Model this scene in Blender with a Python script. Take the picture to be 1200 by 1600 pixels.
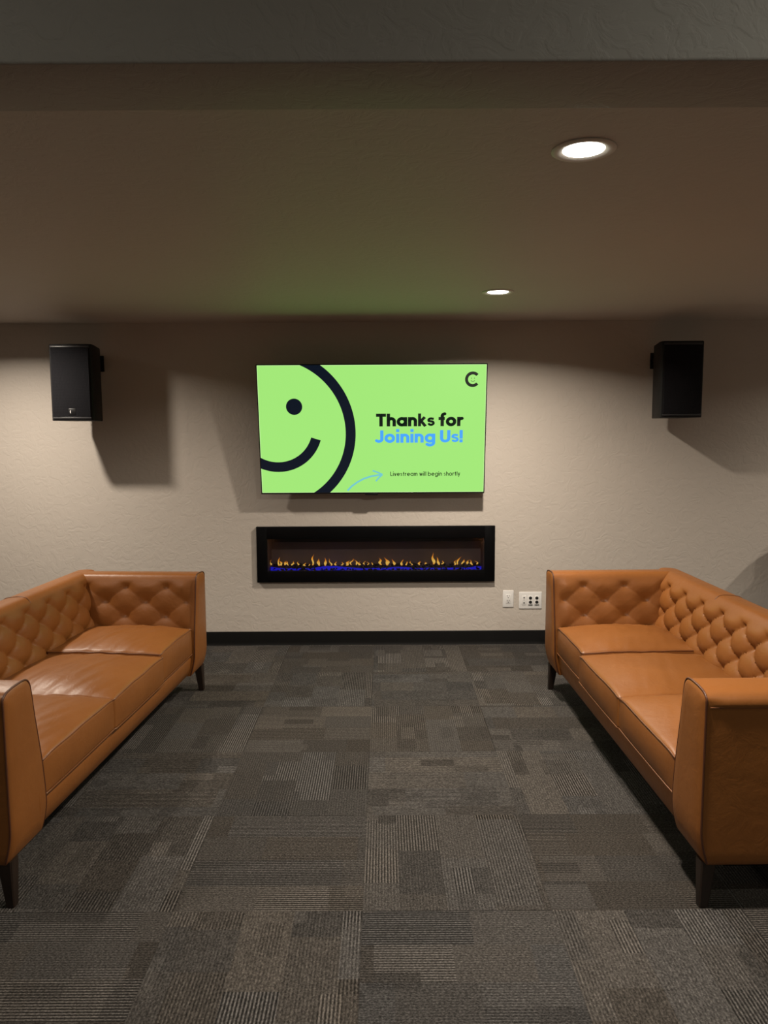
import bpy, bmesh, math, random
from mathutils import Vector, Matrix, noise as mnoise

# ------------------------------------------------------------------ clear
for o in list(bpy.data.objects):
    bpy.data.objects.remove(o, do_unlink=True)
scene = bpy.context.scene
COL = scene.collection
PI = math.pi
R = math.radians

# ------------------------------------------------------------------ camera
CAM_H = 1.525
cam_data = bpy.data.cameras.new('camera')
cam = bpy.data.objects.new('camera', cam_data)
COL.objects.link(cam)
cam.matrix_world = (Matrix.Translation((0, 0, CAM_H)) @ Matrix.Rotation(R(90 - 5.95), 4, 'X')
                    @ Matrix.Rotation(R(-0.30), 4, 'Z'))
cam_data.sensor_fit = 'VERTICAL'
cam_data.sensor_height = 36.0
cam_data.lens = 1180 / 1600 * 36.0
cam_data.clip_start = 0.02
scene.camera = cam

# ------------------------------------------------------------------ world, exposure
w = bpy.data.worlds.new('world')
scene.world = w
w.use_nodes = True
w.node_tree.nodes['Background'].inputs[0].default_value = (1, 0.9, 0.8, 1)
w.node_tree.nodes['Background'].inputs[1].default_value = 0.0
vs = scene.view_settings
vs.view_transform = 'Standard'
vs.look = 'None'
vs.exposure = 0.0
vs.gamma = 1.0
vs.use_curve_mapping = False

# ------------------------------------------------------------------ room numbers
WALL_Y = 5.354
CEIL = 2.295
BEAM_Z = 2.25
BEAM_Y0, BEAM_Y1 = 1.566, 1.788
ROOM_L, ROOM_R, ROOM_B = -4.6, 5.4, -4.0
FRONT_CEIL = 2.80
# lamp power (W), warm back room and cooler front room
P_ROW_R, P_ROW_L, P_ROW_FAR, P_FRONT = 44.0, 35.0, 32.0, 11.5
WARM = (1.0, 0.88, 0.735)
COOL = (1.0, 1.0, 0.88)


# ------------------------------------------------------------------ node helpers
def srgb(r, g, b):
    f = lambda c: (c / 255) / 12.92 if c / 255 <= 0.04045 else ((c / 255 + 0.055) / 1.055) ** 2.4
    return (f(r), f(g), f(b), 1.0)


class NT:
    def __init__(self, name):
        self.m = bpy.data.materials.new(name)
        self.m.use_nodes = True
        self.t = self.m.node_tree
        self.bsdf = self.t.nodes['Principled BSDF']

    def n(self, typ, **kw):
        nd = self.t.nodes.new(typ)
        for k, v in kw.items():
            setattr(nd, k, v)
        return nd

    def put(self, sock, v):
        if isinstance(v, bpy.types.NodeSocket):
            self.t.links.new(v, sock)
        else:
            sock.default_value = v

    def math(self, op, a, b=None, c=None):
        nd = self.n('ShaderNodeMath', operation=op)
        self.put(nd.inputs[0], a)
        if b is not None: self.put(nd.inputs[1], b)
        if c is not None: self.put(nd.inputs[2], c)
        return nd.outputs[0]

    def mixc(self, f, a, b):
        nd = self.n('ShaderNodeMix', data_type='RGBA')
        self.put(nd.inputs[0], f); self.put(nd.inputs[6], a); self.put(nd.inputs[7], b)
        return nd.outputs[2]

    def mixf(self, f, a, b):
        nd = self.n('ShaderNodeMix', data_type='FLOAT')
        self.put(nd.inputs[0], f); self.put(nd.inputs[2], a); self.put(nd.inputs[3], b)
        return nd.outputs[0]

    def comb(self, x, y, z):
        nd = self.n('ShaderNodeCombineXYZ')
        self.put(nd.inputs[0], x); self.put(nd.inputs[1], y); self.put(nd.inputs[2], z)
        return nd.outputs[0]

    def white(self, vec):
        nd = self.n('ShaderNodeTexWhiteNoise', noise_dimensions='3D')
        self.put(nd.inputs['Vector'], vec)
        return nd.outputs['Value'], nd.outputs['Color']

    def noise(self, vec, scale, detail=4, rough=0.5, dist=0.0):
        nd = self.n('ShaderNodeTexNoise')
        if vec is not None: self.put(nd.inputs['Vector'], vec)
        nd.inputs['Scale'].default_value = scale
        nd.inputs['Detail'].default_value = detail
        nd.inputs['Roughness'].default_value = rough
        nd.inputs['Distortion'].default_value = dist
        return nd.outputs[0]

    def bump(self, h, strength, dist, prev=None):
        nd = self.n('ShaderNodeBump')
        nd.inputs['Strength'].default_value = strength
        nd.inputs['Distance'].default_value = dist
        self.put(nd.inputs['Height'], h)
        if prev is not None: self.put(nd.inputs['Normal'], prev)
        return nd.outputs[0]

    def set(self, **kw):
        for k, v in kw.items():
            self.put(self.bsdf.inputs[k.replace('_', ' ')], v)
        return self


def ramp(nt, fac, stops):
    nd = nt.n('ShaderNodeValToRGB')
    cr = nd.color_ramp
    while len(cr.elements) < len(stops): cr.elements.new(0.5)
    for e, (p, c) in zip(cr.elements, stops):
        e.position = p; e.color = c
    nt.put(nd.inputs[0], fac)
    return nd.outputs[0]


def simple(name, col, rough=0.5, metallic=0.0, spec=0.5, bumpscale=None, bumpd=0.0005):
    nt = NT(name)
    nt.set(Roughness=rough, Metallic=metallic)
    nt.bsdf.inputs['Specular IOR Level'].default_value = spec
    tc = nt.n('ShaderNodeTexCoord')
    n = nt.noise(tc.outputs['Object'], 9.0, 3)
    c2 = tuple(min(1, c * 1.12 + 0.001) for c in col[:3]) + (1,)
    nt.set(Base_Color=nt.mixc(n, col, c2))
    if bumpscale:
        nt.set(Normal=nt.bump(nt.noise(tc.outputs['Object'], bumpscale, 3), 0.5, bumpd))
    return nt.m


def emissive(name, col, strength, base=(0, 0, 0, 1), rough=0.4):
    nt = NT(name)
    nt.set(Base_Color=base, Roughness=rough, Emission_Color=col, Emission_Strength=strength)
    return nt.m


# ------------------------------------------------------------------ materials
def mat_wall(name, col, col2):
    nt = NT(name)
    g = nt.n('ShaderNodeNewGeometry')
    p = g.outputs['Position']
    big = nt.noise(p, 1.4, 3)
    nt.set(Base_Color=nt.mixc(big, col, col2), Roughness=0.62)
    nt.bsdf.inputs['Specular IOR Level'].default_value = 0.3
    a = nt.noise(p, 15.0, 5, 0.55, 1.6)
    a2 = ramp(nt, a, [(0.42, (0, 0, 0, 1)), (0.56, (1, 1, 1, 1))])
    b = nt.noise(p, 70.0, 3, 0.5, 0.3)
    n1 = nt.bump(a2, 0.35, 0.0022)
    n2 = nt.bump(b, 0.30, 0.0010, n1)
    nt.set(Normal=n2)
    return nt.m


def mat_carpet():
    nt = NT('carpet_tile')
    T = 0.609
    g = nt.n('ShaderNodeNewGeometry')
    sp = nt.n('ShaderNodeSeparateXYZ')
    nt.put(sp.inputs[0], g.outputs['Position'])
    X, Y = sp.outputs[0], sp.outputs[1]
    px = nt.math('MULTIPLY', nt.math('ADD', X, 0.075), 1 / T)
    py = nt.math('MULTIPLY', nt.math('SUBTRACT', Y, 2.28), 1 / T)
    ix, iy = nt.math('FLOOR', px), nt.math('FLOOR', py)
    fx, fy = nt.math('FRACT', px), nt.math('FRACT', py)
    par = nt.math('FLOORED_MODULO', nt.math('ADD', ix, iy), 2.0)
    u = nt.mixf(par, fx, fy)
    v = nt.mixf(par, fy, fx)
    tv, tcol = nt.white(nt.comb(ix, iy, 3.3))
    ts = nt.n('ShaderNodeSeparateColor'); nt.put(ts.inputs[0], tcol)
    # bands along the ribs, blocks along each band
    ub = nt.math('ADD', nt.math('MULTIPLY', u, 3.9), ts.outputs[0])
    band = nt.math('FLOOR', ub)
    bid = nt.math('ADD', band, nt.math('MULTIPLY', ix, 17.0))
    bv, bc = nt.white(nt.comb(bid, iy, 1.7))
    bs = nt.n('ShaderNodeSeparateColor'); nt.put(bs.inputs[0], bc)
    vb = nt.math('ADD', nt.math('MULTIPLY', v, nt.math('MULTIPLY_ADD', bs.outputs[0], 2.6, 0.7)),
                 nt.math('MULTIPLY', bs.outputs[1], 2.0))
    blk = nt.math('FLOOR', vb)
    kv, kc = nt.white(nt.comb(bid, nt.math('MULTIPLY_ADD', iy, 11.0, blk), 8.1))
    ks = nt.n('ShaderNodeSeparateColor'); nt.put(ks.inputs[0], kc)
    # finer half-blocks laid over some of them
    ub2 = nt.math('FLOOR', nt.math('ADD', nt.math('MULTIPLY', u, 9.2), ts.outputs[1]))
    vb2 = nt.math('FLOOR', nt.math('ADD', nt.math('MULTIPLY', v, 4.0), ts.outputs[2]))
    fv, fc = nt.white(nt.comb(nt.math('MULTIPLY_ADD', ix, 23.0, ub2), nt.math('MULTIPLY_ADD', iy, 19.0, vb2), 5.5))
    fs = nt.n('ShaderNodeSeparateColor'); nt.put(fs.inputs[0], fc)
    fine = nt.math('GREATER_THAN', fs.outputs[1], 0.86)
    bright = nt.mixf(fine, ks.outputs[0], fs.outputs[0])
    # ribs
    rib = nt.math('SINE', nt.math('MULTIPLY', u, 2 * PI * 58))
    rib01 = nt.math('MULTIPLY_ADD', rib, 0.5, 0.5)
    strong = nt.math('MULTIPLY', nt.math('POWER', nt.mixf(fine, ks.outputs[1], fs.outputs[2]), 1.6), 0.95)
    strong = nt.math('MAXIMUM', strong, 0.16)
    # yarn grain stretched along the rib
    gv = nt.comb(nt.math('MULTIPLY', u, 130.0), nt.math('MULTIPLY', v, 80.0), tv)
    grain = nt.noise(gv, 1.0, 3, 0.75)
    gran = ramp(nt, grain, [(0.30, (0, 0, 0, 1)), (0.70, (1, 1, 1, 1))])
    tone = nt.math('ADD', nt.math('MULTIPLY_ADD', bright, 0.21, 0.14), nt.math('MULTIPLY', ts.outputs[0], 0.10))
    ribm = nt.math('MULTIPLY', nt.math('SUBTRACT', rib01, 0.5), strong)
    tone = nt.math('ADD', tone, nt.math('MULTIPLY', ribm, 0.90))
    tone = nt.math('ADD', tone, nt.math('MULTIPLY_ADD', gran, 0.78, -0.25))
    base = ramp(nt, tone, [(0.0, (0.011, 0.0103, 0.0097, 1)), (0.35, (0.036, 0.0335, 0.0315, 1)),
                           (0.7, (0.080, 0.075, 0.071, 1)), (1.0, (0.16, 0.150, 0.143, 1))])
    tint = nt.mixf(0.4, ks.outputs[2], ts.outputs[2])
    tintc = nt.mixc(tint, (1.10, 1.02, 0.93, 1), (1.0, 1.03, 1.08, 1))
    mm = nt.n('ShaderNodeMix', data_type='RGBA', blend_type='MULTIPLY')
    mm.inputs[0].default_value = 1.0
    nt.put(mm.inputs[6], base); nt.put(mm.inputs[7], tintc)
    # hairline joints
    ex = nt.math('MINIMUM', fx, nt.math('SUBTRACT', 1.0, fx))
    ey = nt.math('MINIMUM', fy, nt.math('SUBTRACT', 1.0, fy))
    joint = nt.math('LESS_THAN', nt.math('MINIMUM', ex, ey), 0.0035)
    colr = nt.mixc(nt.math('MULTIPLY', joint, 0.22), mm.outputs[2], (0.02, 0.018, 0.016, 1))
    nt.set(Base_Color=colr, Roughness=0.95)
    nt.bsdf.inputs['Specular IOR Level'].default_value = 0.1
    h = nt.math('ADD', nt.math('MULTIPLY', rib01, strong), gran)
    nt.set(Normal=nt.bump(h, 0.6, 0.0025))
    return nt.m


def mat_leather():
    nt = NT('tan_leather')
    tc = nt.n('ShaderNodeTexCoord')
    p = tc.outputs['Object']
    a = nt.noise(p, 3.2, 5, 0.6, 0.4)
    b = nt.noise(p, 22.0, 4, 0.6, 0.2)
    c = nt.mixc(a, (0.170, 0.058, 0.0125, 1), (0.285, 0.107, 0.026, 1))
    c = nt.mixc(nt.math('MULTIPLY', b, 0.35), c, (0.21, 0.074, 0.017, 1))
    nt.set(Base_Color=c, Roughness=nt.mixf(b, 0.34, 0.50))
    nt.bsdf.inputs['Specular IOR Level'].default_value = 0.34
    v = nt.n('ShaderNodeTexVoronoi', feature='DISTANCE_TO_EDGE')
    nt.put(v.inputs['Vector'], p); v.inputs['Scale'].default_value = 420.0
    n1 = nt.bump(v.outputs['Distance'], 0.10, 0.0006)
    n2 = nt.bump(nt.noise(p, 14.0, 5, 0.6, 0.8), 0.28, 0.006, n1)
    nt.set(Normal=n2)
    return nt.m


def mat_glass():
    nt = NT('fire_glass')
    t = nt.t
    out = t.nodes['Material Output']
    t.nodes.remove(nt.bsdf)
    tr = nt.n('ShaderNodeBsdfTransparent')
    tr.inputs[0].default_value = (0.82, 0.80, 0.80, 1)
    gl = nt.n('ShaderNodeBsdfGlossy')
    gl.inputs['Roughness'].default_value = 0.06
    fr = nt.n('ShaderNodeFresnel'); fr.inputs[0].default_value = 1.5
    mx = nt.n('ShaderNodeMixShader')
    t.links.new(fr.outputs[0], mx.inputs[0]); t.links.new(tr.outputs[0], mx.inputs[1])
    t.links.new(gl.outputs[0], mx.inputs[2]); t.links.new(mx.outputs[0], out.inputs[0])
    return nt.m


def mat_flame():
    nt = NT('flame')
    tc = nt.n('ShaderNodeTexCoord')
    sp = nt.n('ShaderNodeSeparateXYZ'); nt.put(sp.inputs[0], tc.outputs['Generated'])
    c = ramp(nt, sp.outputs[2], [(0.0, (0.9, 0.35, 0.05, 1)), (0.25, (1.0, 0.70, 0.14, 1)),
                                 (0.6, (0.95, 0.36, 0.03, 1)), (1.0, (0.35, 0.07, 0.01, 1))])
    nt.set(Base_Color=(0, 0, 0, 1), Emission_Color=c, Emission_Strength=1.0, Roughness=1.0)
    nt.bsdf.inputs['Specular IOR Level'].default_value = 0.0
    return nt.m


def mat_grille():
    nt = NT('speaker_grille')
    tc = nt.n('ShaderNodeTexCoord')
    v = nt.n('ShaderNodeTexVoronoi'); v.inputs['Scale'].default_value = 190.0
    v.inputs['Randomness'].default_value = 0.15
    nt.put(v.inputs['Vector'], tc.outputs['Object'])
    c = ramp(nt, v.outputs['Distance'], [(0.25, (0.002, 0.002, 0.003, 1)), (0.5, (0.014, 0.014, 0.017, 1))])
    nt.set(Base_Color=c, Roughness=0.85, Normal=nt.bump(v.outputs['Distance'], 0.7, 0.002))
    nt.bsdf.inputs['Specular IOR Level'].default_value = 0.12
    return nt.m


def mat_wood():
    nt = NT('espresso_wood')
    tc = nt.n('ShaderNodeTexCoord')
    mp = nt.n('ShaderNodeMapping'); mp.inputs['Scale'].default_value = (60, 60, 6)
    nt.put(mp.inputs[0], tc.outputs['Object'])
    n = nt.noise(mp.outputs[0], 1.0, 5, 0.6, 0.5)
    nt.set(Base_Color=nt.mixc(n, (0.010, 0.006, 0.004, 1), (0.030, 0.017, 0.011, 1)), Roughness=0.42)
    return nt.m


M = {}
M['wall'] = mat_wall('greige_wall_paint', (0.52, 0.47, 0.42, 1), (0.55, 0.50, 0.45, 1))
M['ceil'] = mat_wall('ceiling_paint', (0.52, 0.47, 0.42, 1), (0.55, 0.50, 0.45, 1))
M['beam'] = mat_wall('beam_paint_shaded', (0.34, 0.312, 0.28, 1), (0.37, 0.337, 0.30, 1))  # ceiling tone darkened: the underside's shade is put into the beam colour
M['carpet'] = mat_carpet()
M['leather'] = mat_leather()
M['piping'] = simple('dark_piping', (0.075, 0.024, 0.009, 1), 0.45)
M['seam'] = simple('seam_thread', (0.15, 0.054, 0.017, 1), 0.45)
M['lining'] = simple('black_lining', (0.004, 0.004, 0.004, 1), 0.9, spec=0.1)
M['wood'] = mat_wood()
M['base'] = simple('black_vinyl', (0.006, 0.006, 0.006, 1), 0.55, spec=0.2)
M['black'] = simple('black_plastic', (0.005, 0.005, 0.006, 1), 0.35)
M['cab'] = simple('speaker_cabinet_paint', (0.006, 0.006, 0.007, 1), 0.55, spec=0.3, bumpscale=300)
M['grille'] = mat_grille()
M['grey'] = simple('dark_grey_trim', (0.03, 0.03, 0.033, 1), 0.35)
M['white'] = simple('white_plastic', (0.72, 0.71, 0.70, 1), 0.35)
M['hole'] = simple('slot_black', (0.004, 0.004, 0.004, 1), 0.8)
M['trim'] = simple('lamp_trim', (0.62, 0.58, 0.52, 1), 0.45)
M['lens'] = emissive('lamp_lens', (1.0, 0.95, 0.86, 1), 14.0)
M['firebox'] = simple('firebox_metal', (0.30, 0.25, 0.24, 1), 0.6)
M['frame'] = simple('gloss_black_glass', (0.003, 0.003, 0.0035, 1), 0.30, spec=0.10)
M['ember'] = simple('ember_bed', (0.02, 0.017, 0.02, 1), 0.35)
M['blue'] = emissive('blue_led', (0.02, 0.02, 1.0, 1), 0.6)
M['flame'] = mat_flame()
M['glass'] = mat_glass()
M['green'] = emissive('screen_green', srgb(163, 233, 121), 1.0)
M['green_edge'] = emissive('screen_green_edge', srgb(196, 247, 160), 1.0)
M['navy'] = emissive('screen_navy', srgb(9, 19, 33), 1.0)
M['ink'] = emissive('screen_ink', srgb(8, 24, 16), 1.0)
M['blue_text'] = emissive('screen_blue', srgb(74, 166, 250), 1.0)
M['blue_pale'] = emissive('screen_pale_blue', srgb(118, 201, 206), 1.0)


# ------------------------------------------------------------------ object helpers
def tag(o, label=None, cat=None, group=None, kind=None):
    if label: o['label'] = label
    if cat: o['category'] = cat
    if group: o['group'] = group
    if kind: o['kind'] = kind
    return o


def empty(name, loc=(0, 0, 0), rz=0.0):
    o = bpy.data.objects.new(name, None)
    COL.objects.link(o)
    o.location = loc
    o.rotation_euler = (0, 0, rz)
    o.empty_display_size = 0.1
    return o


def link(name, bm, mat, parent=None, smooth=None, loc=None):
    bmesh.ops.recalc_face_normals(bm, faces=bm.faces)
    me = bpy.data.meshes.new(name)
    bm.to_mesh(me)
    bm.free()
    for m_ in (mat if isinstance(mat, (list, tuple)) else [mat]):
        me.materials.append(m_)
    if smooth is not None:
        for p in me.polygons: p.use_smooth = True
        me.set_sharp_from_angle(angle=R(smooth))
    o = bpy.data.objects.new(name, me)
    COL.objects.link(o)
    if parent: o.parent = parent
    if loc: o.location = loc
    return o


def box(bm, x0, x1, y0, y1, z0, z1, bev=0.0, seg=2):
    r = bmesh.ops.create_cube(bm, size=1.0)
    vs_ = r['verts']
    for v in vs_:
        v.co = Vector((x0 + (v.co.x + .5) * (x1 - x0), y0 + (v.co.y + .5) * (y1 - y0), z0 + (v.co.z + .5) * (z1 - z0)))
    if bev > 0:
        es = list({e for v in vs_ for e in v.link_edges})
        bmesh.ops.bevel(bm, geom=es, offset=bev, segments=seg, affect='EDGES', profile=0.5)
    return bm


def BM(): return bmesh.new()


def tube(bm, pts, r, closed=False, n=8):
    pts = [Vector(p) for p in pts]
    rings = []
    N = len(pts)
    prev = None
    for i, p in enumerate(pts):
        a = pts[(i - 1) % N] if (closed or i > 0) else p
        b = pts[(i + 1) % N] if (closed or i < N - 1) else p
        t = (b - a).normalized()
        if prev is None:
            ref = Vector((0, 0, 1)) if abs(t.z) < 0.9 else Vector((1, 0, 0))
            nrm = (ref - t * ref.dot(t)).normalized()
        else:
            nrm = (prev - t * prev.dot(t)).normalized()
        prev = nrm
        bi = t.cross(nrm)
        rings.append([bm.verts.new(p + (nrm * math.cos(2 * PI * k / n) + bi * math.sin(2 * PI * k / n)) * r) for k in range(n)])
    for i in range(N if closed else N - 1):
        A, B = rings[i], rings[(i + 1) % N]
        for k in range(n):
            bm.faces.new((A[k], A[(k + 1) % n], B[(k + 1) % n], B[k]))
    if not closed:
        bm.faces.new(rings[0]); bm.faces.new(list(reversed(rings[-1])))


def lathe(bm, prof, n=48, cap0=False, cap1=False):
    rings = []
    for (r, z) in prof:
        rings.append([bm.verts.new((r * math.cos(2 * PI * k / n), r * math.sin(2 * PI * k / n), z)) for k in range(n)])
    for A, B in zip(rings, rings[1:]):
        for k in range(n):
            bm.faces.new((A[k], A[(k + 1) % n], B[(k + 1) % n], B[k]))
    if cap0: bm.faces.new(rings[0])
    if cap1: bm.faces.new(rings[-1])


def resample(pts, step):
    out = [Vector(pts[0])]
    for a, b in zip(pts, pts[1:]):
        a, b = Vector(a), Vector(b)
        k = max(1, int(round((b - a).length / step)))
        for i in range(1, k + 1): out.append(a.lerp(b, i / k))
    return out


def smooth_poly(pts, it=2, keep=lambda p: False):
    for _ in range(it):
        q = [pts[0]]
        for i in range(1, len(pts) - 1):
            q.append(pts[i] if keep(pts[i]) else pts[i] * .5 + (pts[i - 1] + pts[i + 1]) * .25)
        q.append(pts[-1])
        pts = q
    return pts


# ================================================================== STRUCTURE
bm = BM(); box(bm, ROOM_L, ROOM_R, ROOM_B, WALL_Y, -0.1, 0.0)
tag(link('floor', bm, M['carpet']), kind='structure')

# fireplace opening in the back wall
FP_X0, FP_X1, FP_Z0, FP_Z1 = -0.835, 0.725, 0.50, 0.815


def wall_with_hole(name, xs, zs, y0, y1, mat):
    bm = BM()
    g = {}
    for j, y in enumerate((y0, y1)):
        for a, x in enumerate(xs):
            for b, z in enumerate(zs):
                g[a, b, j] = bm.verts.new((x, y, z))
    for a in range(3):
        for b in range(3):
            if (a, b) == (1, 1): continue
            for j in (0, 1):
                bm.faces.new((g[a, b, j], g[a + 1, b, j], g[a + 1, b + 1, j], g[a, b + 1, j]))
    for (p, q) in (((1, 1), (2, 1)), ((2, 1), (2, 2)), ((2, 2), (1, 2)), ((1, 2), (1, 1))):
        bm.faces.new((g[p + (0,)], g[q + (0,)], g[q + (1,)], g[p + (1,)]))
    out = [(0, 0), (1, 0), (2, 0), (3, 0), (3, 1), (3, 2), (3, 3), (2, 3), (1, 3), (0, 3), (0, 2), (0, 1)]
    for p, q in zip(out, out[1:] + out[:1]):
        bm.faces.new((g[p + (0,)], g[q + (0,)], g[q + (1,)], g[p + (1,)]))
    return link(name, bm, mat)


tag(wall_with_hole('wall_back', (ROOM_L, FP_X0, FP_X1, ROOM_R), (0, FP_Z0, FP_Z1, CEIL), WALL_Y, WALL_Y + 0.25, M['wall']), kind='structure')
bm = BM(); box(bm, ROOM_L - .12, ROOM_L, ROOM_B, WALL_Y, 0, FRONT_CEIL); tag(link('wall_left', bm, M['wall']), kind='structure')
bm = BM(); box(bm, ROOM_R, ROOM_R + .12, ROOM_B, WALL_Y, 0, FRONT_CEIL); tag(link('wall_right', bm, M['wall']), kind='structure')
bm = BM(); box(bm, ROOM_L, ROOM_R, ROOM_B - .12, ROOM_B, 0, FRONT_CEIL); tag(link('wall_front', bm, M['wall']), kind='structure')
bm = BM(); box(bm, ROOM_L, ROOM_R, BEAM_Y1, WALL_Y, CEIL, CEIL + .15); tag(link('ceiling', bm, M['ceil']), kind='structure')
bm = BM(); box(bm, ROOM_L, ROOM_R, ROOM_B, BEAM_Y0, FRONT_CEIL, FRONT_CEIL + .1); tag(link('ceiling', bm, M['ceil']), kind='structure')
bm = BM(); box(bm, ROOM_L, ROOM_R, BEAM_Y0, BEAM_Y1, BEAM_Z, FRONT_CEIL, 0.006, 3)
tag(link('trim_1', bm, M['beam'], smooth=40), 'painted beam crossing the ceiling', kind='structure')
# vinyl cove base: profile with a small toe
bm = BM()
pr = [(WALL_Y, 0.0), (WALL_Y - .008, 0.0), (WALL_Y - .007, .003), (WALL_Y - .005, .010), (WALL_Y - .004, .02), (WALL_Y - .004, .098), (WALL_Y - .002, .101), (WALL_Y, .101)]
A = [bm.verts.new((ROOM_L, y, z)) for y, z in pr]; B = [bm.verts.new((ROOM_R, y, z)) for y, z in pr]
for i in range(len(pr)):
    j = (i + 1) % len(pr); bm.faces.new((A[i], A[j], B[j], B[i]))
bm.faces.new(A); bm.faces.new(B)
tag(link('baseboard_back', bm, M['base']), kind='structure')


# ================================================================== DOWNLIGHTS
def downlight(x, y, z, power, col, label, group=None, spread=155):
    t = empty('downlight', (x, y, z))
    tag(t, label, 'ceiling light', group)
    bm = BM(); lathe(bm, [(0.087, 0.0), (0.087, -0.003), (0.082, -0.006), (0.074, -0.0065), (0.060, -0.003), (0.0565, 0.0), (0.0565, 0.0)])
    link('trim', bm, M['trim'], t, smooth=50)
    bm = BM(); lathe(bm, [(0.0565, -0.0015), (0.03, -0.0022), (0.002, -0.0025)], cap1=True)
    link('lens', bm, M['lens'], t, smooth=50)
    L = bpy.data.lights.new('lamp', 'AREA')
    L.shape = 'DISK'; L.size = 0.105; L.energy = power; L.color = col; L.spread = R(spread)
    lo = bpy.data.objects.new('lamp', L); COL.objects.link(lo)
    lo.parent = t; lo.location = (0, 0, -0.012)
    return t


downlight(0.552, 2.159, CEIL, P_ROW_R, WARM, 'round recessed ceiling light nearest the beam, glowing brightest and largest')
downlight(0.633, 4.254, CEIL, P_ROW_R, WARM, 'small round recessed ceiling light nearest the television wall')
OFF = [(-2.47, 4.37, CEIL, P_ROW_L), (-2.49, 2.20, CEIL, P_ROW_L * .5), (4.2, 4.25, CEIL, P_ROW_FAR), (4.2, 2.15, CEIL, P_ROW_FAR)]
for (x, y, z, p) in OFF:
    downlight(x, y, z, p, WARM, 'round recessed ceiling light outside the picture to the side', 'ceiling lights out of the picture')
for (x, y, k) in ((-1.5, 0.45, .40), (1.5, 0.45, 1.25), (-1.8, -2.6, .8), (1.8, -2.6, .8)):
    downlight(x, y, FRONT_CEIL, P_FRONT * k, COOL, 'round recessed ceiling light behind the camera over the front area', 'ceiling lights behind the camera', 180)


# ================================================================== SOFAS
S_, R_ = 0.215, 0.076     # button spacing, row pitch


def tuft(u, v, depth, u0, wc, rb_, S_=0.215, R_=0.076, ex=.42, ztop=0.655):
    """pillow height between buttons; v measured down from top row"""
    vv = (ztop - v) / R_
    a = (u - u0) / S_ + vv / 2
    b = (u - u0) / S_ - vv / 2
    fa, fb = abs(math.sin(PI * a)), abs(math.sin(PI * b))
    # nearest button
    best = 9
    ra, rb = round(a), round(b)
    for i in (-1, 0, 1):
        for j in (-1, 0, 1):
            A_, B_ = ra + i, rb + j
            uu = (A_ + B_) / 2 * S_ + u0; zz = ztop - (A_ - B_) * R_
            if zz > ztop + 0.01: continue
            d = math.hypot(u - uu, (v - zz) * 1.15)
            best = min(best, d)
    crease = (fa * fb) ** ex
    if v > ztop:       # above the top row the diamonds run out into short pleats
        k = min(1, (v - ztop) / 0.05)
        crease = crease * (1 - k) + k
    btn = 1 - math.exp(-(best / rb_) ** 1.3)
    return depth * (wc * crease + (1 - wc) * btn)


def extrude_profile(bm, rows, close_caps=True):
    """rows: list over j of list of Vector"""
    g = [[bm.verts.new(p) for p in row] for row in rows]
    for A, B in zip(g, g[1:]):
        for i in range(len(A) - 1):
            bm.faces.new((A[i], A[i + 1], B[i + 1], B[i]))
        bm.faces.new((A[-1], A[0], B[0], B[-1]))
    return g


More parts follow.
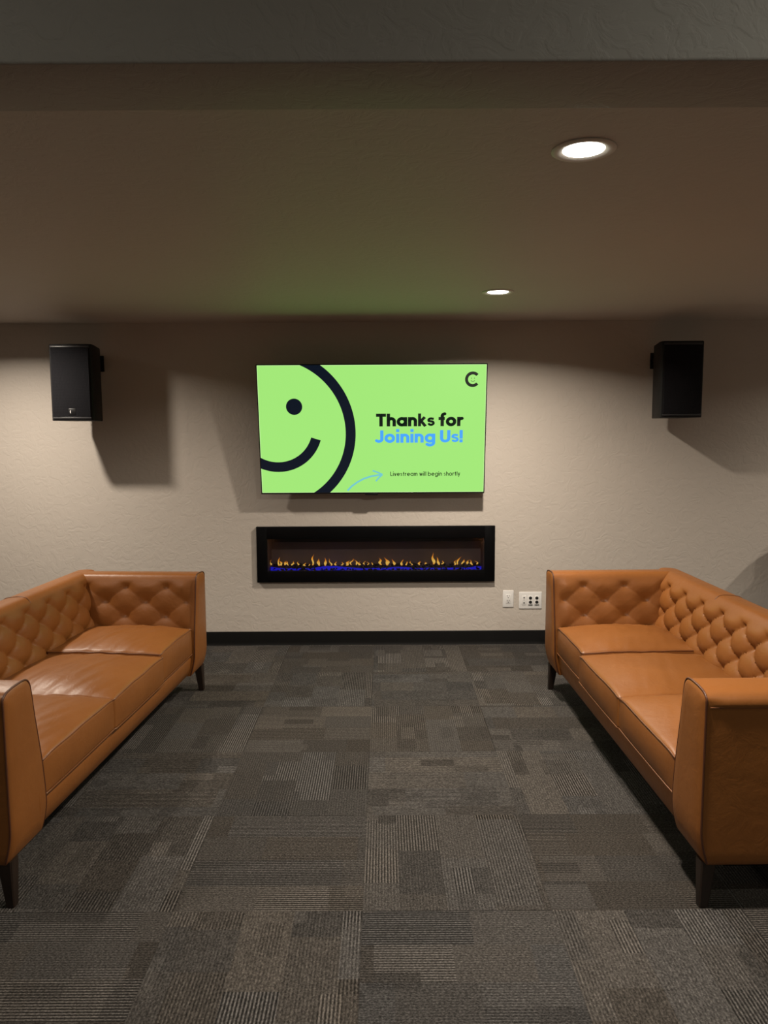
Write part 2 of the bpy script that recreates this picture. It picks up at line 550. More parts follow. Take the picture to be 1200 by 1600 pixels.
def sofa(name, label, near_world, rz, seed, wrinkle, far_first, soft, L=2.14, D=0.79):
    rnd = random.Random(seed)
    root = empty(name, near_world, rz)
    tag(root, label, 'sofa')
    ZB, ZT = 0.15, 0.726

    def yf(z):
        k = max(0.0, min(1.0, (0.27 - z) / 0.12))
        return 0.026 * k ** 1.6
    # ---- arms
    prof = [(0.010, ZB), (0.003, .160), (0, .18), (0, .668), (-.006, .676), (-.007, .690), (0.003, .708), (.020, .718), (.06, .724), (.12, ZT), (.143, .720),
            (.157, .702), (.164, .67), (.176, .59), (.193, .50), (.210, .41), (.221, .32), (.228, .20), (.228, ZB)]
    pp = resample([Vector((a, b, 0)) for a, b in prof], 0.0085)
    pp = smooth_poly(pp, 2, lambda p: p.y < .17 or (abs(p.y - .672) < .006 and p.x < .02))
    YE = D - 0.004
    for side in (0, 1):
        X = (lambda o: o) if side == 0 else (lambda o: L - o)
        bm = BM()
        rows = []
        NJ = 150
        for j in range(NJ + 1):
            row = []
            t = j / NJ
            for p in pp:
                o, z = p.x, p.y
                if o < 0: o *= min(1, t * 12)
                y0 = yf(z)
                y = y0 + (YE - .045 * max(0, min(1, (z - .655) / .06)) - y0) * t
                if o > .13 and z > .36:
                    edge = min(1, max(0, (y - y0 - .02) / .05))
                    up = min(1, max(0, (0.712 - z) / .065)); up = up * up * (3 - 2 * up)
                    o = o - .010 * edge * up + tuft(y, z, .021, .17, .30, .034, .235, .080, .22) * edge * up
                row.append(Vector((X(o), y, z)))
            rows.append(row)
        g = extrude_profile(bm, rows)
        # front panel, slightly padded
        fr = g[0]
        c = Vector((X(.105), yf(.45), .44))
        prev = fr
        for sc, dy in ((.96, -.0045), (.86, -.009), (.5, -.012)):
            ring = []
            for v in fr:
                q = Vector((c.x + (v.co.x - c.x) * sc, 0, c.z + (v.co.z - c.z) * (1 - (1 - sc) * .45)))
                q.y = yf(q.z) + dy
                ring.append(bm.verts.new(q))
            for i in range(len(ring)):
                k = (i + 1) % len(ring)
                bm.faces.new((prev[i], prev[k], ring[k], ring[i]))
            prev = ring
        bm.faces.new(prev)
        bm.faces.new(g[-1])
        arm = link('arm', bm, M['leather'], root, smooth=38)
        bm = BM()
        tube(bm, [Vector((X(max(p.x, -.001) + (.0015 if p.x > .12 else -.0015)), yf(p.y) - .001, p.y)) for p in pp[1:-1]], .0036)
        link('piping', bm, M['piping'], arm, smooth=60)
        bm = BM()
        tube(bm, [Vector((X(-.0012), yf(.672) + .012 + (YE - .02 - yf(.672)) * k / 20, .672)) for k in range(21)], .0022, n=6)
        link('seam', bm, M['seam'], arm, smooth=60)
    # ---- back
    bprof = [(0.006, ZB), (0, .17), (0, .668), (-.005, .676), (-.005, .690), (.006, .708), (.022, .718), (.06, .724), (.105, ZT), (.128, .720),
             (.145, .700), (.152, .67), (.163, .60), (.178, .52), (.195, .44), (.206, .36), (.212, .27), (.212, ZB)]
    bp = resample([Vector((a, b, 0)) for a, b in bprof], 0.0085)
    bp = smooth_poly(bp, 2, lambda p: p.y < .17)
    bm = BM(); rows = []
    NX = 300
    for j in range(NX + 1):
        x = .008 + (L - .016) * j / NX
        row = []
        for p in bp:
            b, z = p.x, p.y
            if b > .12 and z > .34:
                up = min(1, max(0, (0.716 - z) / .07)); up = up * up * (3 - 2 * up)
                b = b - .016 * up + tuft(x, z, soft, L / 2 + .03, .55, .030) * up
            row.append(Vector((x, D - b, z)))
        rows.append(row)
    g = extrude_profile(bm, rows)
    bm.faces.new(g[0]); bm.faces.new(g[-1])
    back = link('back', bm, M['leather'], root, smooth=40)
    for xs in (.18 + (L - .36) / 3, .18 + (L - .36) * 2 / 3):
        bm = BM()
        tube(bm, [Vector((xs, D - p.x - (.001 if p.x > .12 else -.001), p.y + .0012)) for p in bp if p.y > .66 and p.x < .155], .002, n=6)
        link('seam', bm, M['seam'], back, smooth=60)
    # ---- frame / rail
    bm = BM()
    rp = [(yf(.27) + .040, .266), (yf(.26) + .024, .262), (yf(.25) + .018, .25), (yf(.20) + .014, .20), (yf(.16) + .014, .16), (yf(.15) + .020, .152), (D - .02, .152), (D - .02, .266)]
    rp = [(y, z) for y, z in rp]
    A = [bm.verts.new((.012, y, z)) for y, z in rp]; B = [bm.verts.new((L - .012, y, z)) for y, z in rp]
    for i in range(len(rp)):
        k = (i + 1) % len(rp); bm.faces.new((A[i], A[k], B[k], B[i]))
    bm.faces.new(A); bm.faces.new(B)
    link('seat_frame', bm, M['leather'], root, smooth=40)
    bm = BM(); box(bm, .02, L - .02, .085, D - .03, .140, .1515)
    link('dust_cover', bm, M['lining'], root)
    # ---- seat cushions
    cx0, cx1 = .222, L - .222
    wid = (.50, .60, .596); tops = (.434, .420, .418)
    if not far_first: wid, tops = wid[::-1], tops[::-1]
    xa = cx0
    for k in range(3):
        tight = 2 if far_first else 1          # cushion edge index where middle and near cushion press together
        x0 = xa - (.008 if k == tight else 0)
        x1 = xa + wid[k] + (.008 if k + 1 == tight else 0)
        xa += wid[k]
        mid = (k == 1)
        y0, y1 = (-.002 if mid else (.012 if (k == 0) == far_first else .003)), D - .185
        z0, z1 = .276, tops[k]
        hx, hy, hz = (x1 - x0) / 2, (y1 - y0) / 2, (z1 - z0) / 2
        C = Vector(((x0 + x1) / 2, (y0 + y1) / 2, (z0 + z1) / 2))
        rad = .013
        so = rnd.random() * 50

        def shape(p):
            # p in local centred coordinates on the rounded box
            u, v_, wv = p.x / hx, p.y / hy, p.z / hz
            cr = (1 - abs(u) ** 3) * (1 - abs(min(1, max(-1, v_))) ** 2.6)
            q = p.copy()
            if wv > 0:
                q.z += .044 * cr * wv
                q.z -= .010 * wv * abs(u) ** 8 * max(0, -v_) ** 2
                if wrinkle:
                    e = abs(u) ** 3
                    q.z += wrinkle * e * .5 * math.sin(v_ * 17 + 2.2 * math.sin(u * 6 + so)) * (1 - abs(v_)) * min(1, wv * 2)
                    q.z += wrinkle * 1.1 * mnoise.noise(Vector((u * 1.3 + so, v_ * 9 + u * 2.5, 0))) * min(1, wv * 2) * (1 - abs(u) ** 6) * (1 - abs(v_) ** 4)
            q.z += .004 * mnoise.noise(Vector((u * 2 + so, v_ * 2, 1.5))) * (1 if wv > 0 else 0)
            bul = (1 - wv * wv)
            if v_ < -.9: q.y -= .010 * bul * (1 - abs(u) ** 4)
            if abs(u) > .9: q.x += math.copysign(.001, u) * bul
            return q + C

        bm = BM()
        NU, NV, NW = 44, 52, 10
        cache = {}

        def vert(a, b, c):
            key = (round(a, 5), round(b, 5), round(c, 5))
            if key in cache: return cache[key]
            P = Vector((a * hx, b * hy, c * hz))
            I = Vector((max(-hx + rad, min(hx - rad, P.x)), max(-hy + rad, min(hy - rad, P.y)), max(-hz + rad, min(hz - rad, P.z))))
            d = P - I
            if d.length > 1e-7: P = I + d.normalized() * rad if d.length > rad * .2 else P
            cache[key] = bm.verts.new(shape(P))
            return cache[key]

        def gridc(n, h):
            core = [-1 + 2 * i / n for i in range(n + 1)]
            e = rad / h
            return sorted(set([round(c, 5) for c in core if abs(c) < 1 - e * 1.05] + [-1, 1, round(-1 + e, 5), round(1 - e, 5), round(-1 + e * .45, 5), round(1 - e * .45, 5)]))
        us, vs2, ws = gridc(NU, hx), gridc(NV, hy), gridc(NW, hz)
        for (la, lb, f) in ((us, vs2, lambda a, b, s: (a, b, s)), (us, ws, lambda a, b, s: (a, s, b)), (vs2, ws, lambda a, b, s: (s, a, b))):
            for s in (-1, 1):
                for a0, a1 in zip(la, la[1:]):
                    for b0, b1 in zip(lb, lb[1:]):
                        q = [vert(*f(a0, b0, s)), vert(*f(a1, b0, s)), vert(*f(a1, b1, s)), vert(*f(a0, b1, s))]
                        if len(set(q)) == 4:
                            try: bm.faces.new(q)
                            except ValueError: pass
        cu = link('seat_cushion', bm, M['leather'], root, smooth=60)
        # welts round the top and bottom edge
        for zz, mat_, rr in ((1, M['seam'], .0034), (-1, M['seam'], .0034)):
            loop = []
            rc = rad * 1.0
            zc = zz * (hz - rad * .30)
            for (sx, sy, a0) in ((1, 1, 0), (-1, 1, 90), (-1, -1, 180), (1, -1, 270)):
                for m_ in range(5):
                    a = R(a0 + m_ * 22.5)
                    loop.append(Vector((sx * (hx - rc) + math.cos(a) * rc * .90, sy * (hy - rc) + math.sin(a) * rc * .90, zc)))
            dense = []
            for a, b in zip(loop, loop[1:] + loop[:1]):
                n_ = max(1, int((b - a).length / .02))
                for i in range(n_): dense.append(a.lerp(b, i / n_))
            bm = BM()
            tube(bm, [shape(p) + Vector((0, -.0012 if p.y < -hy * .9 else 0, .0005 * zz)) for p in dense], rr, closed=True, n=6)
            link('welt', bm, mat_, cu, smooth=60)
    # ---- legs
    for lx in (.036, L - .036):
        for ly, sp in ((.034, -1), (D - .045, 1)):
            bm = BM()
            sx = -1 if lx < 1 else 1
            secs = [(0.0, .0125, .010), (0.004, .0145, .010), (.14, .0235, 0.0), (.158, .0235, 0.0)]
            rings = []
            for z, h, off in secs:
                cx, cy = lx + sx * off * .7, ly + sp * off
                rings.append([bm.verts.new((cx + a * h, cy + b * h, z)) for a, b in ((-1, -.8), (-.8, -1), (.8, -1), (1, -.8), (1, .8), (.8, 1), (-.8, 1), (-1, .8))])
            for A, B in zip(rings, rings[1:]):
                for i in range(8):
                    bm.faces.new((A[i], A[(i + 1) % 8], B[(i + 1) % 8], B[i]))
            bm.faces.new(rings[0]); bm.faces.new(rings[-1])
            link('leg', bm, M['wood'], root, smooth=30)
    return root


# right sofa: faces -x, local +X runs towards the camera
sofa('tufted_sofa', 'tan leather tufted sofa on the right, below the right-hand speaker',
     (0.964, 4.408, 0), R(-90) + R(0.90), 3, 0.0022, True, .044)
# left sofa: faces +x, local +X runs towards the wall
sofa('tufted_sofa', 'tan leather tufted sofa on the left with creased seat cushions, below the left-hand speaker',
     (-1.195, 2.285, 0), R(90) - R(3.3), 8, 0.0046, False, .032)


# ================================================================== TELEVISION
TVW, TVH = 1.55, 0.887
tv = empty('television', (-0.077, 5.24, 1.108))
tag(tv, 'large wall-mounted flat television showing a green slide, above the fireplace', 'television')
tilt = R(7.9)
TM = Matrix.Rotation(tilt, 4, 'X')       # top leans towards the viewer


def tv_place(o):
    o.matrix_local = TM
    return o


bm = BM(); box(bm, -TVW / 2, TVW / 2, 0.0, 0.028, 0, TVH, .003)
box(bm, -TVW * .36, TVW * .36, .028, .052, .06, TVH * .62, .008)
housing = tv_place(link('housing', bm, M['black'], tv, smooth=40))
bm = BM()
bz = .0065
for (x0, x1, z0, z1) in ((-TVW / 2, TVW / 2, TVH - bz, TVH), (-TVW / 2, TVW / 2, 0, bz * 1.5), (-TVW / 2, -TVW / 2 + bz, bz, TVH - bz), (TVW / 2 - bz, TVW / 2, bz, TVH - bz)):
    box(bm, x0, x1, -.004, .004, z0, z1, .001, 1)
box(bm, -.055, .035, -.006, .010, -.010, .004, .002)
tv_place(link('bezel', bm, M['black'], tv, smooth=40))
SX0, SX1, SZ0, SZ1 = -TVW / 2 + bz, TVW / 2 - bz, bz * 1.5, TVH - bz
SW, SH = SX1 - SX0, SZ1 - SZ0
bm = BM(); box(bm, SX0 + .004, SX1 - .004, -.0012, .001, SZ0 + .004, SZ1 - .004)
screen = tv_place(link('screen', bm, M['green'], tv))
bm = BM(); box(bm, SX0, SX1, -.0010, .0005, SZ0, SZ1)
tv_place(link('screen_edge', bm, M['green_edge'], tv))
bm = BM(); box(bm, -.25, .25, .055, .10, .25, .55, .004); 
mo = link('wall_mount', bm, M['black'], tv, smooth=40)

# screen drawing: coordinates s (right from left screen edge), t (down from top), metres
PXM = TVW / 354.0


def P2(s, t, y=-.0016): return (SX0 + s, y, SZ1 - t)


def flat(name, polys, mat, y=-.0016):
    bm = BM()
    for poly in polys:
        f = [bm.verts.new(P2(s, t, y)) for s, t in poly]
        fb = [bm.verts.new(P2(s, t, y + .0006)) for s, t in poly]
        bm.faces.new(f)
        for i in range(len(f)):
            k = (i + 1) % len(f)
            bm.faces.new((f[i], f[k], fb[k], fb[i]))
    o = link(name, bm, mat, screen)
    return o


def clip_rect(poly):
    def clip(pts, inside, inter):
        out = []
        for a, b in zip(pts, pts[1:] + pts[:1]):
            ia, ib = inside(a), inside(b)
            if ia: out.append(a)
            if ia != ib: out.append(inter(a, b))
        return out
    def ix(v): return lambda a, b: (v, a[1] + (b[1] - a[1]) * (v - a[0]) / (b[0] - a[0]))
    def iy(v): return lambda a, b: (a[0] + (b[0] - a[0]) * (v - a[1]) / (b[1] - a[1]), v)
    poly = clip(poly, lambda p: p[0] >= 0, ix(0))
    if poly: poly = clip(poly, lambda p: p[0] <= SW, ix(SW))
    if poly: poly = clip(poly, lambda p: p[1] >= 0, iy(0))
    if poly: poly = clip(poly, lambda p: p[1] <= SH, iy(SH))
    return poly


def arc_polys(cx, cy, r0, r1, a0, a1, n=72):
    out = []
    for i in range(n):
        a, b = R(a0 + (a1 - a0) * i / n), R(a0 + (a1 - a0) * (i + 1) / n)
        q = [(cx + r0 * math.cos(a), cy + r0 * math.sin(a)), (cx + r1 * math.cos(a), cy + r1 * math.sin(a)),
             (cx + r1 * math.cos(b), cy + r1 * math.sin(b)), (cx + r0 * math.cos(b), cy + r0 * math.sin(b))]
        q = clip_rect(q)
        if len(q) >= 3: out.append(q)
    return out


def disc_poly(cx, cy, r, n=40): return [[(cx + r * math.cos(2 * PI * i / n), cy + r * math.sin(2 * PI * i / n)) for i in range(n)]]


flat('face_outline', arc_polys(.092, .455, .495, .563, -90, 90, 110), M['navy'])
flat('face_eye', disc_poly(.241, .276, .055), M['navy'])
flat('face_smile', arc_polys(.120, .415, .241, .309, 17, 165, 80), M['navy'])
lc = (SW - .0915, .0985)
flat('corner_logo', arc_polys(lc[0], lc[1], .0315, .0515, 42, 318, 60)
     + disc_poly(lc[0] - .009, lc[1] - .007, .0028, 10) + disc_poly(lc[0] + .011, lc[1] - .007, .0028, 10)
     + arc_polys(lc[0] + .001, lc[1] + .001, .0125, .0155, 25, 155, 14), M['ink'])

# ---- lettering drawn from strokes (geometric sans). Units: cap height 1, baseline 0, up positive.
XH = 0.72


def arc(cx, cy, rx, ry, a0, a1, n=18):
    return [(cx + rx * math.cos(R(a0 + (a1 - a0) * i / n)), cy + ry * math.sin(R(a0 + (a1 - a0) * i / n))) for i in range(n + 1)]


def glyph(ch, w):
    h = w / 2
    r = XH / 2 - h + .012          # centre-line radius of the round letters
    cy = XH / 2
    ring = lambda cx: arc(cx, cy, r, r, 0, 360, 32)
    g = {
        'T': ([[(0, 1 - h), (.70, 1 - h)], [(.35, 1), (.35, 0)]], .70),
        'h': ([[(h, 1), (h, 0)], [(h, .30)] + arc(h + .205, .72 - h - .19, .205, .20, 170, 0, 14) + [(h + .41, 0)]], h * 2 + .41),
        'n': ([[(h, XH), (h, 0)], [(h, .30)] + arc(h + .205, XH - h - .19, .205, .20, 170, 0, 14) + [(h + .41, 0)]], h * 2 + .41),
        'm': ([[(h, XH), (h, 0)], [(h, .30)] + arc(h + .175, XH - h - .16, .175, .17, 170, 0, 14) + [(h + .35, 0)],
               [(h + .35, .30)] + arc(h + .525, XH - h - .16, .175, .17, 170, 0, 14) + [(h + .70, 0)]], h * 2 + .70),
        'a': ([ring(h + r), [(h + 2 * r, XH), (h + 2 * r, 0)]], 2 * r + 2 * h),
        'k': ([[(h, 1), (h, 0)], [(h, .30), (h + .37, XH)], [(h + .12, .40), (h + .42, 0)]], h + .50),
        's': ([[(.455, .575)] + arc(.25, XH - h - .125, .165, .130, 50, 205, 12)[2:] + arc(.255, h + .13, .18, .135, 55, -140, 14)[0:] + [(.03 + h * .3, .13)]], .50),
        'f': ([[(.14 + h, 0), (.14 + h, .76)] + arc(.14 + h + .17, .79, .17, .21 - h * .3, 180, 80, 10), [(0, XH - h), (.44, XH - h)]], .46),
        'o': ([ring(h + r)], 2 * r + 2 * h),
        'r': ([[(h, XH), (h, 0)], [(h, .34)] + arc(h + .22, XH - h - .19, .22, .19, 175, 78, 10)], h + .30),
        'J': ([[(.42, 1), (.42, .30)] + arc(.21, .29, .21, .29 - h, 0, -150, 14)], .42 + h),
        'i': ([[(h, XH), (h, 0)], [(h, .86), (h, .86 + w * 1.05)]], w),
        'l': ([[(h, 1), (h, 0)]], w),
        'g': ([ring(h + r), [(h + 2 * r, XH), (h + 2 * r, .02)] + arc(h + r, .0, r, .22 - h * .1, 0, -150, 14)], 2 * r + 2 * h),
        'U': ([[(h, 1), (h, .34)] + arc(h + .25, .34, .25, .34 - h, 180, 360, 18) + [(h + .50, 1)]], .50 + w),
        '!': ([[(h, 1), (h, .30)], [(h, .0), (h, w * 1.1)]], w),
        'L': ([[(h, 1), (h, 0)], [(0, h), (.52, h)]], .52),
        'v': ([[(h, XH), (.27, 0.0)], [(.54 - h, XH), (.27, 0.0)]], .54),
        'w': ([[(h, XH), (.24, 0)], [(.24, 0), (.42, XH)], [(.42, XH), (.60, 0)], [(.60, 0), (.84 - h, XH)]], .84),
        'y': ([[(h, XH), (.29, 0.02)], [(.56 - h, XH), (.20, -.26)]], .56),
        'e': ([arc(h + r, cy, r, r, 0, 318, 28), [(h * 1.2, cy), (2 * r + h, cy)]], 2 * r + 2 * h),
        't': ([[(.13 + h, .93), (.13 + h, 0)], [(0, XH - h), (.40, XH - h)]], .40),
        'b': ([ring(h + r), [(h, 1), (h, 0)]], 2 * r + 2 * h),
    }
    return g[ch]


def stroke_polys(pts, w):
    out = []
    for a, b in zip(pts, pts[1:]):
        dx, dy = b[0] - a[0], b[1] - a[1]
        l = math.hypot(dx, dy)
        if l < 1e-6: continue
        nx, ny = -dy / l * w / 2, dx / l * w / 2
        out.append([(a[0] + nx, a[1] + ny), (b[0] + nx, b[1] + ny), (b[0] - nx, b[1] - ny), (a[0] - nx, a[1] - ny)])
    for p in pts[1:-1]:
        out.append([(p[0] + w / 2 * math.cos(R(k * 30)), p[1] + w / 2 * math.sin(R(k * 30))) for k in range(12)])
    return out


def lettering(name, text, s0, s1, base_t, cap, w, gap, space, mat):
    x = 0
    words = []
    for word in text.split(' '):
        polys = []
        for ch in word:
            st, adv = glyph(ch, w)
            for pts in st:
                for poly in stroke_polys(pts, w * (.74 if ch == 's' else .9 if ch in 'kw' else 1)):
                    polys.append([(x + p[0], p[1]) for p in poly])
            x += adv + gap
        words.append(polys)
        x += space
    k = (s1 - s0) / (x - space - gap)
    for polys in words:
        flat(name, [[(s0 + a * k, base_t - b * cap) for a, b in poly] for poly in polys], mat)


# pixel columns are measured from the left edge of the screen at that height
lettering('title_text', 'Thanks for', (587 - 405.5) * PXM, (722 - 405.5) * PXM, (664.7 - 570.5) * PXM, .0865, .240, .050, .24, M['ink'])
lettering('title_text', 'Joining Us!', (587.5 - 406.5) * PXM, (722.5 - 406) * PXM, (690.3 - 570.5) * PXM, .085, .225, .070, .26, M['blue_text'])
lettering('caption_text', 'Livestream will begin shortly', (612 - 408.5) * PXM, (722 - 408.5) * PXM, (743.2 - 570.5) * PXM, .0300, .160, .115, .32, M['ink'])
ar = []
main = [(544.5, 766.5), (551, 759.5), (560, 753), (570, 747.5), (583, 743.2), (600, 740.8)]
for k, pts in enumerate((main, [(584.5, 734.5), (592, 737), (600, 740.8)], [(600, 740.8), (594, 746), (589.5, 751.5)])):
    q = [((x - 409) * PXM, (y - 570.5) * PXM) for x, y in pts]
    if k == 0: ar += stroke_polys(q, .0125)
    else: ar += stroke_polys(q, .011)
flat('arrow_graphic', ar, M['blue_pale'])

# ================================================================== FIREPLACE
fp = empty('electric_fireplace', (-0.060, WALL_Y, 0.667))
tag(fp, 'wide black linear electric fireplace set in the wall under the television', 'fireplace')
FW, FH = 0.85, 0.201       # half width, half height of the black surround
IW, IZ0, IZ1 = 0.775, -.118, .112
bm = BM()
yF = -.030
box(bm, -FW, -IW, yF, -.001, -FH, FH, .003); box(bm, IW, FW, yF, -.001, -FH, FH, .003)
box(bm, -IW - .002, IW + .002, yF, -.001, IZ1, FH, .003); box(bm, -IW - .002, IW + .002, yF, -.001, -FH, IZ0, .003)
link('surround', bm, M['frame'], fp, smooth=30)
bm = BM()   # recessed box: back, floor, roof, sides
bx = .150
box(bm, -IW, IW, bx, bx + .006, IZ0 - .03, IZ1 + .02)
box(bm, -IW, IW, -.002, bx, IZ0 - .03, IZ0 - .024); box(bm, -IW, IW, -.002, bx, IZ1 + .012, IZ1 + .018)
box(bm, -IW, -IW + .005, -.002, bx, IZ0 - .03, IZ1 + .02); box(bm, IW - .005, IW, -.002, bx, IZ0 - .03, IZ1 + .02)
link('firebox', bm, M['firebox'], fp)
bm = BM(); box(bm, -IW + .05, IW - .01, -.015, -.004, IZ1 - .024, IZ1 + .004, .002)
box(bm, -.20, -.10, -.016, -.010, IZ1 - .012, IZ1 - .004, .001)
link('vent_strip', bm, M['grey'] if False else M['black'], fp, smooth=30)
bm = BM(); box(bm, -IW - .001, IW + .001, -.020, -.016, IZ0 - .001, IZ1 + .001)
link('glass_pane', bm, M['glass'], fp)
rnd = random.Random(5)
# blue LED strip of uneven height seen behind the dark ember stones
bm = BM()
n = 150; top = []
for i in range(n + 1):
    x = -IW + .012 + (2 * IW - .024) * i / n
    hgt = IZ0 + .004 + .030 * max(0, mnoise.noise(Vector((x * 4.4, 3.3, 0))) + .05) + .006 * abs(mnoise.noise(Vector((x * 30, 0, 0))))
    top.append((x, hgt))
fr = [bm.verts.new((x, .040, IZ0 - .02)) for x, h in top]; tp = [bm.verts.new((x, .044, h)) for x, h in top]
bk = [bm.verts.new((x, .056, IZ0 - .02)) for x, h in top]
for i in range(n):
    bm.faces.new((fr[i], fr[i + 1], tp[i + 1], tp[i])); bm.faces.new((tp[i], tp[i + 1], bk[i + 1], bk[i]))
link('blue_light_strip', bm, M['blue'], fp)
bm = BM()
for i in range(520):
    x = rnd.uniform(-IW + .02, IW - .02)
    r = rnd.uniform(.004, .010)
    y = rnd.uniform(.018, .12)
    z = IZ0 - .012 + rnd.uniform(0, .010) + (y - .02) * .30
    m_ = Matrix.Translation((x, y, z)) @ Matrix.Rotation(rnd.uniform(0, 3), 4, 'Z') @ Matrix.Rotation(rnd.uniform(0, 3), 4, 'X') @ Matrix.Diagonal((1.5 * r, r, .8 * r, 1))
    bmesh.ops.create_icosphere(bm, subdivisions=1, radius=1.0, matrix=m_)
eb = link('ember_stones', bm, M['ember'], fp); eb['kind'] = 'stuff'
bm = BM(); box(bm, -IW + .006, IW - .006, .008, .145, IZ0 - .024, IZ0 - .012); link('ember_tray', bm, M['ember'], fp)
# flames: pixel column, height px, width px, lean
FL = [(421, 8, 3, 0), (433.5, 13, 4, .1), (438, 8, 4, -.6), (443, 6, 6, .8), (448, 7, 3, -.5), (455, 7, 5, .7), (464, 6, 4, 0), (474, 5, 4, .4), (482, 3, 3, 0),
      (487, 17, 4, .1), (497, 11, 5, -.1), (507.5, 12, 5, -.1), (516, 11, 4, -.5), (523, 6, 3, .2), (534, 5, 4, .3), (541, 8, 5, .8), (547, 10, 5, .7), (557, 9, 3, -.6), (560, 6, 4, .2),
      (568, 6, 3, .4), (575, 5, 3, -.3), (581, 4, 3, 0), (594, 11, 5, -.2), (605.5, 12, 6, -.5), (615.5, 9, 5, -.4), (627, 9, 4, .4), (635, 6, 3, .2), (643, 7, 3, -.7), (655, 6, 4, .2),
      (665, 4, 3, 0), (677.5, 18, 5, -.1), (686, 12, 4, -.4), (692, 6, 4, .3), (711, 8, 4, .4), (715, 12, 4, .6), (723, 8, 5, .7), (730, 7, 4, .9), (738, 8, 3, -.6), (747, 6, 3, -.9)]
for i, (px, hp, wp, lean) in enumerate(FL):
    k = 5.45 / 1180
    x = (px - 600) * k + .060
    H, Wd = hp * k * 1.12, wp * k * .5
    z0 = IZ0 + .020 + rnd.uniform(-.002, .006)
    bm = BM()
    rings = []
    ns = 12
    rw, rt = rnd.uniform(.75, 1.35), rnd.random()
    for s in range(ns + 1):
        t = s / ns
        rr = Wd * rw * (math.sin(PI * min(1, t * .85 + .12)) ** .8) * (1 - t) ** (.5 + .5 * rt) * (1 + .25 * math.sin(t * 9 + i)) + .0003
        cx = lean * H * .8 * t * t + (.0025 + .003 * rt) * math.sin(t * (5 + 4 * rt) + i * 2.1)
        rings.append([bm.verts.new((cx + rr * math.cos(2 * PI * q / 8), .35 * rr * math.sin(2 * PI * q / 8), t * H)) for q in range(8)])
    for A, B in zip(rings, rings[1:]):
        for q in range(8): bm.faces.new((A[q], A[(q + 1) % 8], B[(q + 1) % 8], B[q]))
    bm.faces.new(rings[0]); bm.faces.new(rings[-1])
    link('flame', bm, M['flame'], fp, smooth=60, loc=(x, .075, z0))


# ================================================================== SPEAKERS
def speaker(x, label, mirror):
    t = empty('wall_speaker', (x, 4.945, 1.617))
    tag(t, label, 'speaker')
    W, H, D = .136, .490, .290

    def sect(z):
        pts = [(-W, .012), (-W + .006, .003), (-W + .014, 0), (W - .014, 0), (W - .006, .003), (W, .012), (W, .055), (W - .040, D - .02), (W - .052, D), (-W + .052, D), (-W + .040, D - .02), (-W, .055)]
        return pts
    bm = BM()
    rows = []
    for z, s in ((0, .985), (.004, 1), (H - .004, 1), (H, .985)):
        rows.append([bm.verts.new((px * s, D / 2 + (py - D / 2) * s, z)) for px, py in sect(z)])
    for A, B in zip(rows, rows[1:]):
        for i in range(12): bm.faces.new((A[i], A[(i + 1) % 12], B[(i + 1) % 12], B[i]))
    bm.faces.new(rows[0]); bm.faces.new(rows[-1])
    link('cabinet', bm, M['cab'], t, smooth=25)
    bm = BM(); box(bm, -W + .014, W - .014, -.009, .004, .024, H - .024, .004)
    gr = link('grille', bm, M['grille'], t, smooth=30)
    for z0 in (.012, H - .023):
        bm = BM(); box(bm, -W + .012, W - .012, -.006, .004, z0, z0 + .011, .002)
        link('end_trim', bm, M['grey'], t, smooth=30)
    if not mirror:
        bm = BM(); box(bm, -.020, .026, -.0105, -.008, .036, .078, .001); bd = link('badge', bm, M['black'], gr, smooth=30)
        bm = BM()
        for i in range(10):
            a, b = R(110 + 140 * i / 10), R(110 + 140 * (i + 1) / 10)
            ca = lambda q, r: (-.002 + r * math.cos(q), -.0112, .057 + r * math.sin(q) * 1.2)
            f = lambda q: .0085 - .0045 * abs(math.cos((q - R(180)) * 1.28))
            v = [bm.verts.new(ca(a, .0095)), bm.verts.new(ca(b, .0095)), bm.verts.new(ca(b, f(b))), bm.verts.new(ca(a, f(a)))]
            bm.faces.new(v)
        link('badge_mark', bm, M['white'], gr)
    s = -1 if mirror else 1
    bm = BM()
    gap = WALL_Y - 4.945
    bxc = s * .028
    box(bm, bxc - .045, bxc + .045, gap - .014, gap - .001, .345, .455, .002)
    box(bm, bxc - .035, bxc + .02, D - .004, gap - .010, .370, .43, .003)
    link('wall_bracket', bm, M['black'], t, smooth=30)
    return t


speaker(-2.020, 'black wall speaker with a small badge, hanging left of the television', False)
speaker(1.935, 'black wall speaker without a visible badge, hanging right of the television', True)

# ================================================================== WALL PLATES
op = empty('power_outlet', (0.892, WALL_Y, 0.334))
tag(op, 'narrow white double power outlet, left of the wider socket plate', 'outlet')
bm = BM(); box(bm, -.039, .039, -.006, -.0005, -.062, .062, .0035, 3); link('plate', bm, M['white'], op, smooth=40)
bm = BM(); box(bm, -.0165, .0165, -.0085, -.004, -.034, .034, .002); fc = link('receptacle_face', bm, M['white'], op, smooth=40)
bm = BM()
for zc in (.017, -.017):
    box(bm, -.009, -.0062, -.0092, -.008, zc, zc + .010); box(bm, .0055, .0083, -.0092, -.008, zc + .001, zc + .009)
    box(bm, -.003, .003, -.0092, -.008, zc - .011, zc - .0055)
link('slots', bm, M['hole'], fc)
mp = empty('media_wall_plate', (1.052, WALL_Y, 0.322))
tag(mp, 'wide white wall plate with four round black cable openings beside the sofa', 'wall plate')
bm = BM(); box(bm, -.082, .082, -.006, -.0005, -.062, .062, .0035, 3); link('plate', bm, M['white'], mp, smooth=40)


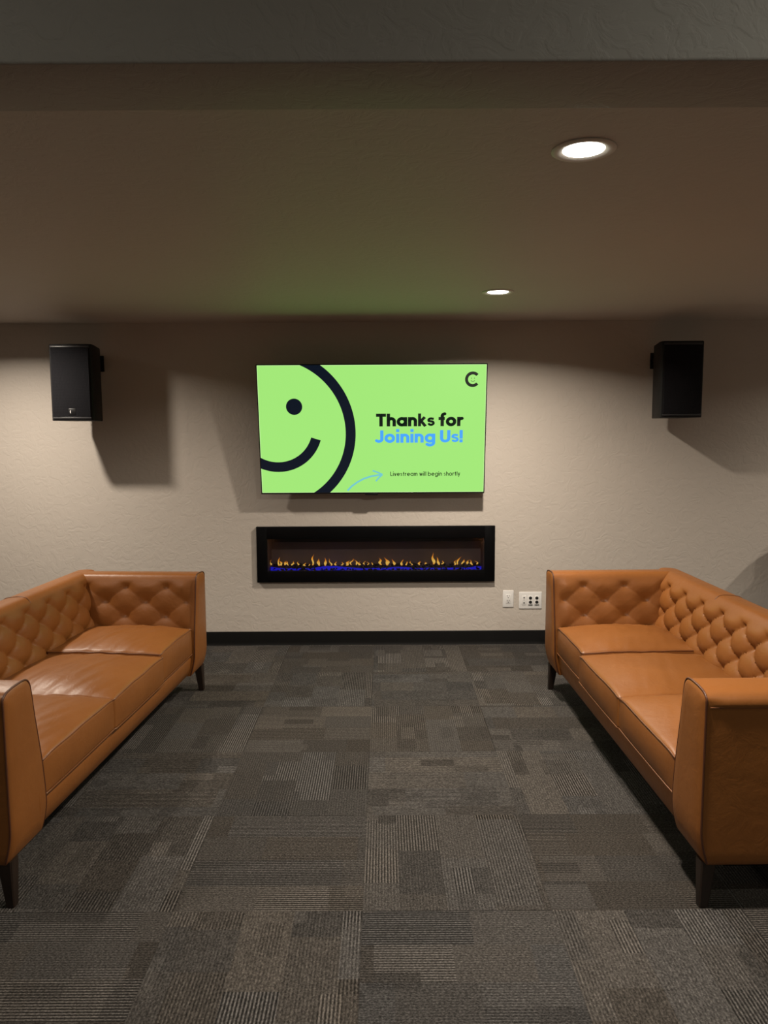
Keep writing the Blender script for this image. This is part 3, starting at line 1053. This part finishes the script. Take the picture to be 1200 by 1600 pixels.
def cyl(bm, x, z, r, y0, y1, n=20):
    a = [bm.verts.new((x + r * math.cos(2 * PI * k / n), y0, z + r * math.sin(2 * PI * k / n))) for k in range(n)]
    b = [bm.verts.new((x + r * math.cos(2 * PI * k / n), y1, z + r * math.sin(2 * PI * k / n))) for k in range(n)]
    for k in range(n): bm.faces.new((a[k], a[(k + 1) % n], b[(k + 1) % n], b[k]))
    bm.faces.new(a); bm.faces.new(b)


for xo in (-.046, 0, .046):
    bm = BM(); box(bm, xo - .0165, xo + .0165, -.0085, -.004, -.034, .034, .002)
    ins = link('insert', bm, M['white'], mp, smooth=40)
    if xo < 0:
        bm = BM(); cyl(bm, xo, .020, .0055, -.0095, -.008); cyl(bm, xo, .003, .0022, -.0095, -.008, 10); cyl(bm, xo, -.018, .005, -.0095, -.008)
        link('jack', bm, M['grey'], ins)
    else:
        for zc in (.017, -.013):
            bm = BM(); cyl(bm, xo, zc, .0115, -.0098, -.008)
            link('cable_opening', bm, M['hole'], ins)
        bm = BM(); box(bm, xo - .0155, xo + .0155, -.0105, -.008, -.034, -.030); link('latch', bm, M['grey'], ins)

# ================================================================== ARMCHAIR just outside the frame (its shadow falls on the wall)
ch = empty('round_back_armchair', (3.38, 4.93, 0))
tag(ch, 'dark armchair with an arched back standing out of the picture, right of the right sofa', 'armchair')
M['chair'] = simple('charcoal_upholstery', (0.035, 0.033, 0.032, 1), 0.8, bumpscale=200)


def shell(bm, outline, y0, y1, lean):
    rings = []
    for y, sc in ((y0, .95), (y0 + .02, 1), (y1 - .02, 1), (y1, .95)):
        rings.append([bm.verts.new((x * sc, y + lean * max(0, z - .4), .3 + (z - .3) * sc)) for x, z in outline])
    n = len(outline)
    for A, B in zip(rings, rings[1:]):
        for i in range(n): bm.faces.new((A[i], A[(i + 1) % n], B[(i + 1) % n], B[i]))
    bm.faces.new(rings[0]); bm.faces.new(rings[-1])


bm = BM()
shell(bm, [(-.57, .20), (-.595, .60)] + [(-.60 * math.cos(PI * k / 24), .69 + .28 * math.sin(PI * k / 24)) for k in range(25)] + [(.595, .60), (.57, .20)], .13, .25, .08)
link('backrest', bm, M['chair'], ch, smooth=45)
bm = BM(); box(bm, -.52, .52, -.42, .16, .20, .44, .04, 4); link('seat', bm, M['chair'], ch, smooth=45)
for sx in (-1, 1):
    bm = BM(); box(bm, min(sx * .49, sx * .60), max(sx * .49, sx * .60), -.40, .18, .20, .62, .035, 4); link('armrest', bm, M['chair'], ch, smooth=45)
    for yy in (-.36, .14):
        bm = BM()
        rr = [[bm.verts.new((sx * .52 + a * h, yy + b * h, z)) for a, b in ((-1, -1), (1, -1), (1, 1), (-1, 1))] for z, h in ((0, .013), (.205, .024))]
        for i in range(4): bm.faces.new((rr[0][i], rr[0][(i + 1) % 4], rr[1][(i + 1) % 4], rr[1][i]))
        bm.faces.new(rr[0]); bm.faces.new(rr[1])
        link('leg', bm, M['wood'], ch)
